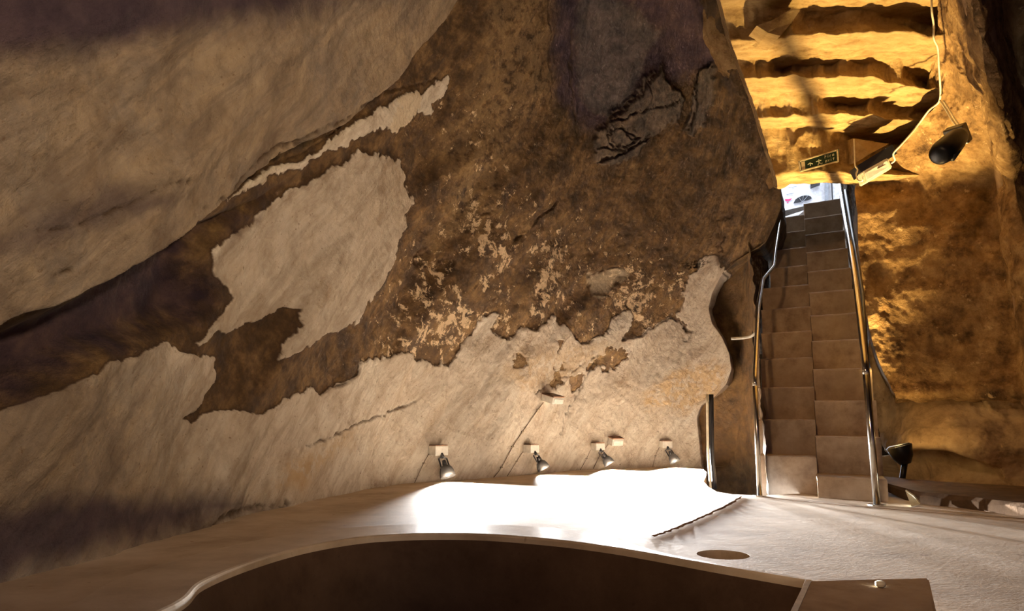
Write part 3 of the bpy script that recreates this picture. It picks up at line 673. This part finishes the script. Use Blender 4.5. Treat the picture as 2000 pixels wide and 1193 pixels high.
# pit wall
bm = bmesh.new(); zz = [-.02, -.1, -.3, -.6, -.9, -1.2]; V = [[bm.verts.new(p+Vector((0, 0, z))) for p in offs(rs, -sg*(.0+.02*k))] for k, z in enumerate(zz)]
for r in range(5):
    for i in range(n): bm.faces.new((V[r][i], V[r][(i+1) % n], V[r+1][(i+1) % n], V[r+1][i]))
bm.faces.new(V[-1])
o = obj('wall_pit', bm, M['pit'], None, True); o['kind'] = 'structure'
# floor slab with its openings
hc_ = atz(1412, 1083); hr = (atz(1464, 1085)-atz(1360, 1081)).length/2
hole = [hc_+Vector((hr*math.cos(t*math.pi/16), hr*1.02*math.sin(t*math.pi/16), 0)) for t in range(32)]
rec = [atz(*p) for p in ((1368, 905), (1371, 914), (1380, 922), (1378, 932), (1374, 940), (1384, 951), (1400, 960), (1430, 965), (1482, 967))] 
rec = rec + [Vector((rec[-1].x+.35, rec[-1].y+.12, 0)), Vector((2.6, 6.3, 0)), Vector((rec[0].x+.0, 6.3, 0))]
outer = [Vector((x, y, 0)) for x, y in ((-2.4, -2.8), (4.4, -2.8), (4.4, 6.6), (-2.4, 6.6))]
pitl = [p+(q-p)*(bw(p)-.001) for p, q in zip(rs, full)]
def inside(p, poly):
    c = False; j = len(poly)-1
    for i in range(len(poly)):
        a, b = poly[i], poly[j]
        if (a.y > p[1]) != (b.y > p[1]) and p[0] < (b.x-a.x)*(p[1]-a.y)/(b.y-a.y)+a.x: c = not c
        j = i
    return c
vs = []; es = []
for loop in (outer, pitl, hole, rec):
    s0 = len(vs); vs += [Vector((p.x, p.y)) for p in loop]; es += [(s0+i, s0+(i+1) % len(loop)) for i in range(len(loop))]
for x in np.arange(-2, 4.2, .35):
    for y in np.arange(-2.5, 6.4, .35): vs.append(Vector((x+.01, y+.013)))
ov, oe, of, *_ = delaunay_2d_cdt(vs, es, [], 0, 1e-5)
bm = bmesh.new(); V = [bm.verts.new((v.x, v.y, 0)) for v in ov]
for f in of:
    c = (sum(ov[i].x for i in f)/len(f), sum(ov[i].y for i in f)/len(f))
    if inside(c, pitl) or inside(c, hole) or inside(c, rec): continue
    bm.faces.new([V[i] for i in f])
for loop, dz in ((hole, -.5), (rec, -.10)):
    a = [bm.verts.new(p) for p in loop]; b = [bm.verts.new(p+Vector((0, 0, dz))) for p in loop]
    for i in range(len(loop) if dz == -.5 else 8): bm.faces.new((a[i], a[(i+1) % len(loop)], b[(i+1) % len(loop)], b[i]))
    if dz == -.5: bm.faces.new(b)
for v in list(bm.verts):
    if not v.link_faces: bm.verts.remove(v)
o = obj('floor', bm, M['floor']); o['kind'] = 'structure'
# floor of the recess
bm = bmesh.new(); box(bm, (1.6, 5.6, -.55), ((1, 0, 0), (0, 1, 0), (0, 0, 1)), (1.4, 3.4, .1)); o = obj('floor', bm, M['recess']); o['kind'] = 'structure'
# mortar groove crossing the floor
def ribbon_flat(name, pts, w, z, mat, jag=.3):
    pts = smooth_path(pts, 8); bm = bmesh.new(); prev = None
    for i, p in enumerate(pts):
        d = (pts[min(i+1, len(pts)-1)]-pts[max(0, i-1)]).normalized(); s = Vector((d.y, -d.x, 0)); ww = w*(1+random.uniform(-jag, jag)); 
        a = [bm.verts.new(p+s*ww+Vector((0, 0, z*.2))), bm.verts.new(p+s*ww*.4+Vector((0, 0, z*random.uniform(.6, 1.3)))), bm.verts.new(p-s*ww*.5+Vector((0, 0, z*random.uniform(.6, 1.3)))), bm.verts.new(p-s*ww+Vector((0, 0, z*.2)))]
        if prev:
            for k in range(3): bm.faces.new((prev[k], prev[k+1], a[k+1], a[k]))
        prev = a
    o = obj(name, bm, mat, None, True); o['kind'] = 'structure'; return o
ribbon_flat('trim_2', [atz(1446, 970), atz(1420, 985), atz(1390, 1000), atz(1350, 1018), atz(1310, 1034), atz(1272, 1048)], .015, .003, M['crack'], .5)
ribbon_flat('trim_3', [atz(1490, 970), atz(1600, 982), atz(1735, 994), atz(1850, 1003), atz(2000, 1013), atz(2200, 1024)], .010, .0015, M['crack'], .4)
# low stone kerb in front of the lower right wall
kp = smooth_path([at(1800, 985, 3.72), at(1900, 992, 3.5), at(2010, 1002, 3.25), at(2300, 1020, 2.9)], 8)
bm = bmesh.new(); prev = None
for i, p in enumerate(kp):
    pr = [(0, 0, -.02), (.0, .01, .035+.006*math.sin(i)), (.01, .03, .055), (.06, .5, .065), (.06, .9, .075)]
    a = [bm.verts.new((p.x+x, p.y+y, z)) for x, y, z in pr]
    if prev:
        for k in range(4): bm.faces.new((prev[k], prev[k+1], a[k+1], a[k]))
    else: bm.faces.new(a)
    prev = a
o = obj('stone_kerb', bm, M['kerb']); tag(o, 'low brown stone ledge along the foot of the right wall', 'ledge')

# ---- box beside the pit corner
zt = .09
bx = [atz(1578, 1134, zt), atz(1814, 1128, zt), atz(1834, 1215, zt), atz(1536, 1222, zt)]
bx = [Vector((b.x, b.y, 0)) for b in bx]
t = thing('floor_box', 'low brown stone box with a small knob at the corner of the pit', 'box', bx[0])
bm = bmesh.new(); prism(bm, bx, Vector((0, 0, zt))); bmesh.ops.bevel(bm, geom=bm.edges[:], offset=.004, segments=2, affect='EDGES'); obj('body', bm, M['step'], t)
bm = bmesh.new(); u_ = (bx[3]-bx[0]); prism(bm, [bx[0]+Vector((-.004, 0, .004)), bx[0]+Vector((.008, 0, .004)), bx[3]+Vector((.008, 0, .004)), bx[3]+Vector((-.004, 0, .004))], Vector((0, 0, zt-.002))); obj('lit_side', bm, M['white'], t)['label'] = 'lit left side as a pale strip'  # lit left face of the box, painted as a pale strip
kb = atz(1720, 1147, zt); bm = bmesh.new(); tube(bm, [kb, kb+Vector((0, 0, .003)), kb+Vector((0, 0, .010)), kb+Vector((0, 0, .012))], [.004, .010, .010, .007], 14); obj('knob', bm, M['cream'], t, True)
o = t.children[-1]; o['label'] = 'small pale round knob'

# ---- outer rock mass so that daylight comes only through the stair mouth
def slab(name, c, s, mat='recess', kind='structure'):
    bm = bmesh.new(); box(bm, c, ((1, 0, 0), (0, 1, 0), (0, 0, 1)), s); o = obj(name, bm, M[mat]); o['kind'] = kind; return o
slab('ceiling', (.8, 1.2, 4.45), (7.6, 9.4, .1)); slab('wall_left', (-3.0, 1.2, 1.5), (.1, 9.4, 6)); slab('wall_right', (4.6, 1.9, 1.5), (.1, 8.0, 6)); slab('wall_back', (.8, -3.4, 1.5), (7.6, .1, 6))
slab('wall_far', (-.35, 5.95+.75, 1.5), (5.3, .1, 6)); slab('wall_far', (4.15, 5.9, 1.5), (1.7, .1, 6)); slab('ceiling', (2.7, 5.2, 4.0), (2.4, 1.2, .1))
# upper street beyond the stair top
slab('floor', (3.0, 8.2, 2.33), (5, 2.4, .1), 'outwhite')

# ================================================================== THE STREET SEEN THROUGH THE MOUTH
YB = 8.6
xr = at(1540, 380, YB); ax = (Vector((1, -.35, 0)).normalized(), Vector((.35, 1, 0)).normalized(), Vector((0, 0, 1)))
def wp(px, py, off=0.0):
    """point on the front of the white street wall"""
    n = ax[1]; c = Vector(at(1600, 380, YB)); r = Vector(ray(px, py).tolist()); o0 = Vector((0, 0, HC)); tt = (c-o0).dot(n)/r.dot(n); return o0+r*tt-n*off
t = thing('street_wall', 'sunlit white wall seen through the stair mouth', 'wall', (at(1600, 420, YB).x, YB, 2.3))
c = wp(1600, 380) + ax[1]*.06; bm = bmesh.new(); box(bm, (c.x, c.y, 2.9), ax, (5, .1, 1.6)); obj('render', bm, M['outwhite'], t)
def flat(name, pts, th, mat, par):
    P = [wp(*p) for p in pts]; bm = bmesh.new(); prism(bm, P, -ax[1]*th); return obj(name, bm, mat, par)
def bar(name, a, b, wpx, th, mat, par):
    a = np.array(a, float); b = np.array(b, float); d = (b-a)/np.linalg.norm(b-a); n_ = np.array([d[1], -d[0]])*wpx/2
    return flat(name, [tuple(a+n_), tuple(b+n_), tuple(b-n_), tuple(a-n_)], th, mat, par)
bar('groove', (1536, 380), (1550, 377), 1.2, .006, M['outgrey'], t); bar('groove', (1540, 367), (1556, 364), .8, .006, M['outgrey'], t)
for (x0, x1) in ((1611, 1618),): flat('pilaster', [(x0, 340), (x1, 340), (x1, 400), (x0, 402)], .02, M['outgrey'], t)
bar('door_edge', (1624, 350), (1626, 396), 2.2, .03, M['glassdark'], t); bar('door_edge', (1645, 350), (1650, 400), 2.0, .03, M['glassdark'], t)
ar = thing('arched_grille', 'dark arched grille low on the sunlit white wall beyond the stairs', 'grille', wp(1568, 396))
pts = [(1550, 397.5), (1553, 391), (1558, 387), (1565, 384), (1572, 382.6), (1579, 383), (1584, 385), (1585, 388), (1578, 391)]
flat('arch', pts, .025, M['glassdark'], ar)
for q in ((1560, 387), (1569, 384), (1577, 384)): bar('spoke', (1567, 396), q, .8, .035, M['outgrey'], ar)
m_ = thing('painted_mark', 'small magenta heart-like mark on the sunlit wall left of the arched grille', 'painted mark', wp(1538, 392)); flat('wing', [(1533, 389), (1540, 389), (1547, 387), (1543, 392), (1534, 393)], .004, M['pink'], m_); flat('tip', [(1536, 394.5), (1541, 394), (1538.5, 397)], .004, M['pink'], m_)
wl = thing('street_lamp', 'small white and black lantern at the top of the stair mouth', 'lamp', wp(1590, 357, .05)); flat('housing', [(1582, 353), (1590, 350), (1598, 352), (1600, 358), (1583, 365)], .10, M['outwhite'], wl); flat('lens', [(1582, 364), (1600, 357), (1601, 362), (1592, 365), (1583, 369)], .12, M['black'], wl)
kb = thing('street_kerb', 'grey-white kerb stone at the head of the stairs', 'kerb', (2.8, 7.0, 2.4))
bm = bmesh.new(); d_ = 6.95; A_ = [at(1520, 414, d_), at(1572, 402, d_-.15), at(1572, 410, d_-.15), at(1520, 427, d_)]; prism(bm, A_, Vector((.05, .8, 0))); obj('stone', bm, M['outwhite'], kb)

# ================================================================== THINGS ON THE WALLS
def wall_frame(n):
    n = Vector(n); up = Vector((0, 0, 1)); s = n.cross(up).normalized()*-1; u = n.cross(s); u = u if u.z > 0 else -u; return s, n, u
def spotlight(px, py, label, cable, turn=0.0, sc=1.0, pw=1.0):
    p, n = wallpt(px, py, 0); n = Vector((n.x, n.y, 0)).normalized(); s, n, u = wall_frame(n); u = Vector((0, 0, 1)); s = Vector((-n.y, n.x, 0)); 
    if s.x < 0: s = -s
    t = thing('spotlight', label, 'spotlight', p, 'small white spotlights along the foot of the far wall')
    bm = bmesh.new(); box(bm, p+n*.03*sc, (s, n, u), (.080*sc, .075*sc, .050*sc), .004); obj('mounting_box', bm, M['white'], t)
    bm = bmesh.new(); box(bm, p+n*.03*sc+u*.027*sc, (s, n, u), (.074*sc, .07*sc, .006), .001); obj('box_lid', bm, M['orange'], t)
    h = p+n*.075*sc-u*.03*sc; ax_ = (-u*1.0+n*.45+s*(.20+turn)).normalized(); sx, sy, _ = frame(ax_, n)
    bm = bmesh.new()
    for q in (-1, 1):
        tube(bm, [h+s*.004*q, h+s*q*.024*sc-u*.01*sc, h+s*q*.026*sc+ax_*.065*sc], .0045*sc, 8)
    tube(bm, [p+n*.055*sc-u*.012, h-u*.004], .010*sc, 10); obj('yoke', bm, M['black'], t)
    bm = bmesh.new(); tube(bm, [h+ax_*.020*sc, h+ax_*.052*sc], [.010*sc, .014*sc], 14); obj('lamp_holder', bm, M['black'], t, True)
    bm = bmesh.new(); a = h+ax_*.048*sc
    prof_ = [(0, .016), (.012, .030), (.03, .037), (.060, .041), (.060, .038), (.03, .033), (.014, .024), (.006, .01)]
    rings = []
    for z_, r_ in prof_: rings.append([bm.verts.new(a+ax_*z_*sc+r_*sc*(sx*math.cos(k*math.pi/12)+sy*math.sin(k*math.pi/12))) for k in range(24)])
    for A_, B_ in zip(rings[:-1], rings[1:]):
        for k in range(24): bm.faces.new((A_[k], A_[(k+1) % 24], B_[(k+1) % 24], B_[k]))
    obj('shade', bm, M['silver'], t, True)
    bm = bmesh.new(); bmesh.ops.create_uvsphere(bm, u_segments=14, v_segments=10, radius=.017*sc); bmesh.ops.translate(bm, vec=a+ax_*.040*sc, verts=bm.verts); obj('bulb', bm, M['bulb'], t, True)
    l = lamp('spot_lamp', 'SPOT', a+ax_*.076*sc+n*.006, a+ax_*.076*sc+n*.006+(-u+n*.85-s*.15), P_WALLSPOT*pw, WARM, .022, 2.1, .5)
    c = [wallpt(x, y, .006)[0] for x, y in cable]; bm = bmesh.new(); tube(bm, smooth_path(c, 5), .0022, 6); 
    for q in c[1:-1]: box(bm, q, (s, n, u), (.018, .006, .006))
    obj('power_cable', bm, M['thincable'], t)
    return t
spotlight(849, 879, 'leftmost small wall spotlight, its grey shade seen side-on', [(838, 884), (826, 905), (808, 943)], -.15, 1.25)
spotlight(1030, 876, 'second small wall spotlight from the left, below the junction box cable', [(1020, 882), (1008, 900), (990, 930)], .1, 1.15)
spotlight(1162, 871, 'third small wall spotlight from the left, beside the small white box', [(1152, 878), (1145, 895), (1133, 917)], .25, 1.1)
spotlight(1297, 867, 'small wall spotlight nearest the stairs', [(1288, 872), (1280, 890), (1274, 912)], .15, 1.1, .5)
def wallbox(px, py, w, h, dpt, label, cable, mat='white', group=None):
    p, n = wallpt(px, py, 0); n = Vector((n.x, n.y, 0)).normalized(); u = Vector((0, 0, 1)); s = Vector((-n.y, n.x, 0)); s = s if s.x > 0 else -s
    u = (u*1.0 + n*.25).normalized(); nn = s.cross(u); nn = nn if nn.dot(n) > 0 else -nn
    t = thing('wall_light_box', label, 'wall lamp', p)
    bm = bmesh.new(); box(bm, p+nn*dpt/2, (s, nn, u), (w, dpt, h), .005); obj('casing', bm, M[mat], t)
    bm = bmesh.new(); box(bm, p+nn*(dpt/2)+u*(h/2+.004), (s, nn, u), (w*1.02, dpt*1.02, .010), .002); obj('top_cover', bm, M['orange'], t)
    bm = bmesh.new(); box(bm, p+nn*(dpt+.003), (s, nn, u), (w*.86, .006, h*.6), .002); obj('diffuser', bm, M['white'], t)
    c = [wallpt(x, y, .006)[0] for x, y in cable]; bm = bmesh.new(); tube(bm, smooth_path(c, 5), .003, 6)
    for q in c[1:-1]: box(bm, q, (s, n, u), (.022, .008, .008))
    obj('power_cable', bm, M['thincable'], t); return t
wallbox(1068, 775, .12, .05, .12, 'white box lamp high on the plaster at the end of a long slanting cable', [(1060, 785), (1050, 800), (1020, 842), (1000, 872), (978, 912), (963, 932)])
wallbox(1198, 859, .105, .055, .07, 'low white box lamp between the two spotlights right of centre', [(1188, 866), (1172, 888), (1158, 915)])

# exit sign on the face above the stair mouth
def on_face(px, py, off): return at(px, py, 4.50-off)
sg_ = thing('exit_sign', 'dark green fire exit sign with running figure above the stair mouth', 'sign', on_face(1598, 316, 0))
def quad(name, pts, off, th, mat): 
    bm = bmesh.new(); prism(bm, [on_face(x, y, off) for x, y in pts], Vector((0, -th, 0))); return obj(name, bm, mat, sg_)
quad('board', [(1560, 316), (1635, 293), (1636, 315), (1562, 335)], -.01, .025, M['signgreen'])
for q in ([(1559, 315), (1635, 292), (1635, 294.5), (1559, 317.5)], [(1562, 333.5), (1637, 314), (1637, 316.5), (1562, 336)], [(1559, 315), (1561.5, 315), (1564.5, 335), (1562, 336)], [(1633, 293), (1636, 292), (1638, 315.5), (1635, 316)]): quad('frame_edge', q, .015, .006, M['signframe'])
quad('end_panel', [(1564.5, 317), (1571.5, 315), (1572.5, 330), (1566, 332)], .016, .003, M['signframe'])
def strokes(name, segs, w, mat):
    bm = bmesh.new()
    for (x0, y0), (x1, y1) in segs:
        a = on_face(x0, y0, .018); b = on_face(x1, y1, .018); d = (b-a).normalized(); n_ = Vector((0, -1, 0)); s_ = d.cross(n_).normalized()
        box(bm, (a+b)/2, (d, n_, s_), ((b-a).length+w*.6, .003, w))
    return obj(name, bm, mat, sg_)
strokes('arrow', [((1578, 321.5), (1582, 318)), ((1582, 318), (1587, 320)), ((1582.3, 319), (1582.8, 323.5))], .0045, M['signpale'])
strokes('running_figure', [((1599, 312), (1599.6, 311.6)), ((1598.5, 314), (1600, 318)), ((1594.5, 315.5), (1598.5, 314)), ((1599, 314.5), (1603.5, 313)), ((1600, 318), (1597.5, 322)), ((1600, 318), (1604, 319.5)), ((1604, 319.5), (1606, 318.5))], .0048, M['signpale'])
def text_line(txt, x, y, dx, dy, size, name):
    glyph = {'F': [((0, 0), (0, 2)), ((0, 0), (1, 0)), ((0, 1), (.8, 1))], 'i': [((.4, .8), (.4, 2)), ((.4, .1), (.4, .2))], 'r': [((0, .8), (0, 2)), ((0, 1), (.7, .8))], 'e': [((0, 1.4), (1, 1.4)), ((1, 1.4), (.9, .8)), ((.9, .8), (.1, .8)), ((.1, .8), (0, 1.9)), ((0, 2), (1, 2))],
             'x': [((0, .8), (1, 2)), ((1, .8), (0, 2))], 't': [((.4, .2), (.4, 2)), ((0, .8), (1, .8))]}
    segs = []
    for i, ch in enumerate(txt):
        for (a, b), (c, d) in glyph[ch]:
            segs.append(((x+i*dx+a*size, y+i*dy+b*size-a*size*.3), (x+i*dx+c*size, y+i*dy+d*size-c*size*.3)))
    strokes(name, segs, .0026, M['signpale'])
text_line('Fire', 1611, 303.5, 5.0, -1.5, 2.7, 'lettering'); text_line('exit', 1612, 311.5, 5.0, -1.5, 2.7, 'lettering')

# pale emergency lamp on the right wall, its shadow built as a black plate, and cables
el = thing('emergency_light', 'pale rectangular emergency lamp tilted beside the exit sign', 'lamp', at(1712, 332, 4.35))
bm = bmesh.new(); prism(bm, [at(1683, 336, 4.36), at(1735, 307, 4.28), at(1744, 327, 4.28), at(1689, 359, 4.36)], Vector((0, .07, 0))); bmesh.ops.bevel(bm, geom=bm.edges[:], offset=.006, segments=2, affect='EDGES'); obj('casing', bm, M['cream'], el)
bm = bmesh.new(); prism(bm, [at(1690, 338, 4.345), at(1732, 314, 4.27), at(1737, 325, 4.27), at(1694, 351, 4.345)], Vector((0, .03, 0))); obj('diffuser', bm, M['white'], el)
bm = bmesh.new(); prism(bm, [at(1697, 337, 4.352), at(1729, 320, 4.262), at(1729.5, 321.5, 4.262), at(1697.5, 338.5, 4.352)], Vector((0, .02, 0))); obj('tube_line', bm, M['orange'], el)
bm = bmesh.new(); prism(bm, [at(1676, 322, 4.42), at(1742, 282, 4.34), at(1752, 300, 4.34), at(1685, 340, 4.42)], Vector((0, .12, 0))); obj('shadow_plate', bm, M['black'], el)  # black sheet standing in for the shadow behind the lamp
cab = [at(1819, -30, 3.52), at(1820, 20, 3.55), at(1824, 50, 3.6), at(1824, 75, 3.62), at(1832, 95, 3.68), at(1834, 130, 3.75), at(1837, 180, 3.88), at(1833, 200, 3.95), at(1815, 215, 4.0), at(1796, 240, 4.08), at(1776, 265, 4.12), at(1758, 285, 4.16), at(1745, 300, 4.2), at(1748, 312, 4.22), at(1741, 319, 4.24)]
bm = bmesh.new(); tube(bm, smooth_path(cab, 5), .0052, 8); o = obj('cable', bm, M['cable'], None, True); tag(o, 'pale cable hanging down the wall edge to the tilted emergency lamp', 'cable')
bm = bmesh.new(); tube(bm, smooth_path([at(1668, 272, 4.44), at(1669, 300, 4.44), at(1670, 322, 4.43), at(1675, 332, 4.42), at(1672, 340, 4.40), at(1676, 352, 4.38), at(1684, 353, 4.35), at(1686, 345, 4.34)], 5), .0045, 8); o = obj('cable', bm, M['cable'], None, True); tag(o, 'short pale cable looping under the left end of the emergency lamp', 'cable')
bm = bmesh.new()
for q in (0, .018): tube(bm, smooth_path([at(1836, 196, 3.9)+Vector((q, 0, 0)), at(1848, 215, 3.86)+Vector((q, 0, 0)), at(1860, 235, 3.8)+Vector((q, 0, 0)), at(1872, 250, 3.72)+Vector((q, 0, 0))], 5), .0045, 8)
o = obj('cable', bm, M['cable'], None, True); tag(o, 'double pale cable leading down right to the black floodlight', 'cable')
fl = thing('floodlight', 'black floodlight pointing down left on the right wall', 'floodlight', at(1885, 250, 3.7))
a_ = at(1884, 256, 3.62); b_ = at(1838, 300, 3.48); d_ = (b_-a_).normalized(); s1, u1, _ = frame(d_)
bm = bmesh.new(); box(bm, a_+Vector((.0, .06, 0)), (d_, s1, u1), (.06, .10, .10), .006); obj('junction_box', bm, M['darkmetal'], fl)
bm = bmesh.new(); L_ = (b_-a_).length; tube(bm, [a_+d_*L_*.1, a_+d_*L_*.3, a_+d_*L_*.6, a_+d_*L_*.92, a_+d_*L_*1.06, a_+d_*L_*1.10], [.030, .048, .055, .058, .050, .034], 20); obj('housing', bm, M['black'], fl, True)
bm = bmesh.new(); tube(bm, [a_+d_*L_*.45-u1*.03-s1*.03, a_+d_*L_*.98-u1*.035-s1*.035], [.012, .020], 10); obj('lens', bm, M['silver'], fl, True)

# uplight at the foot of the stair
up = thing('uplight', 'black uplight lying in the corner right of the stair foot', 'lamp', at(1756, 872, 4.30))
c = at(1756, 872, 4.30); aimu = Vector((-.25, .1, 1.0)).normalized(); s1, u1, _ = frame(aimu, Vector((0, 1, 0)))
bm = bmesh.new(); tube(bm, [c-aimu*.10, c-aimu*.06, c, c+aimu*.004], [.03, .055, .07, .066], 20); obj('housing', bm, M['black'], up, True)
bm = bmesh.new(); tube(bm, [c+aimu*.003, c+aimu*.010], [.060, .058], 20); obj('lens', bm, M['silver'], up, True)
bm = bmesh.new(); tube(bm, [c-aimu*.09, Vector((c.x, c.y+.02, .0))], .016, 10); obj('stand', bm, M['black'], up, True)
lamp('uplight_lamp', 'SPOT', c+aimu*.03, c+Vector((-.10, -.06, 1.0)), P_UP, (1.0, .68, .26), .04, 1.05, .9)
lamp('uplight_spill', 'POINT', c+aimu*.06, c+Vector((0, 0, 1)), 2.6, (1.0, .70, .28), .04)
# pale chip of stone at the kerb
bm = bmesh.new(); prism(bm, [at(1768, 958, 3.66), at(1784, 968, 3.62), at(1797, 984, 3.60), at(1780, 989, 3.60)], Vector((.03, .05, 0))); o = obj('stone_chip', bm, M['cream']); tag(o, 'small pale triangular stone at the foot of the right ledge', 'stone')
# added fill lamps behind the viewer, with made-up housings
for loc, aim, pw, colr, cone in FILL_LAMPS:
    t = thing('fill_floodlight', 'added fill floodlight on a pole, unseen behind the viewer, ' + ('right side' if loc[0] > 1 else 'middle' if loc[0] > 0 else 'left side'), 'floodlight', (loc[0], loc[1], 0))
    L0 = Vector(loc); dd = (Vector(aim)-L0).normalized(); s1, u1, _ = frame(dd)
    bm = bmesh.new(); box(bm, L0-dd*.07, (s1, dd, u1), (.22, .08, .16), .008); obj('housing', bm, M['black'], t)
    bm = bmesh.new(); tube(bm, [Vector((loc[0], loc[1], 0)), L0-dd*.07-Vector((0, 0, .08))], .016, 10); obj('fill_pole', bm, M['black'], t)
    bm = bmesh.new(); tube(bm, [Vector((loc[0], loc[1], -.005)), Vector((loc[0], loc[1], .02))], .16, 20); obj('base', bm, M['black'], t)
    lamp('fill_lamp', 'SPOT', L0, aim, pw, colr, .16, cone, .9)
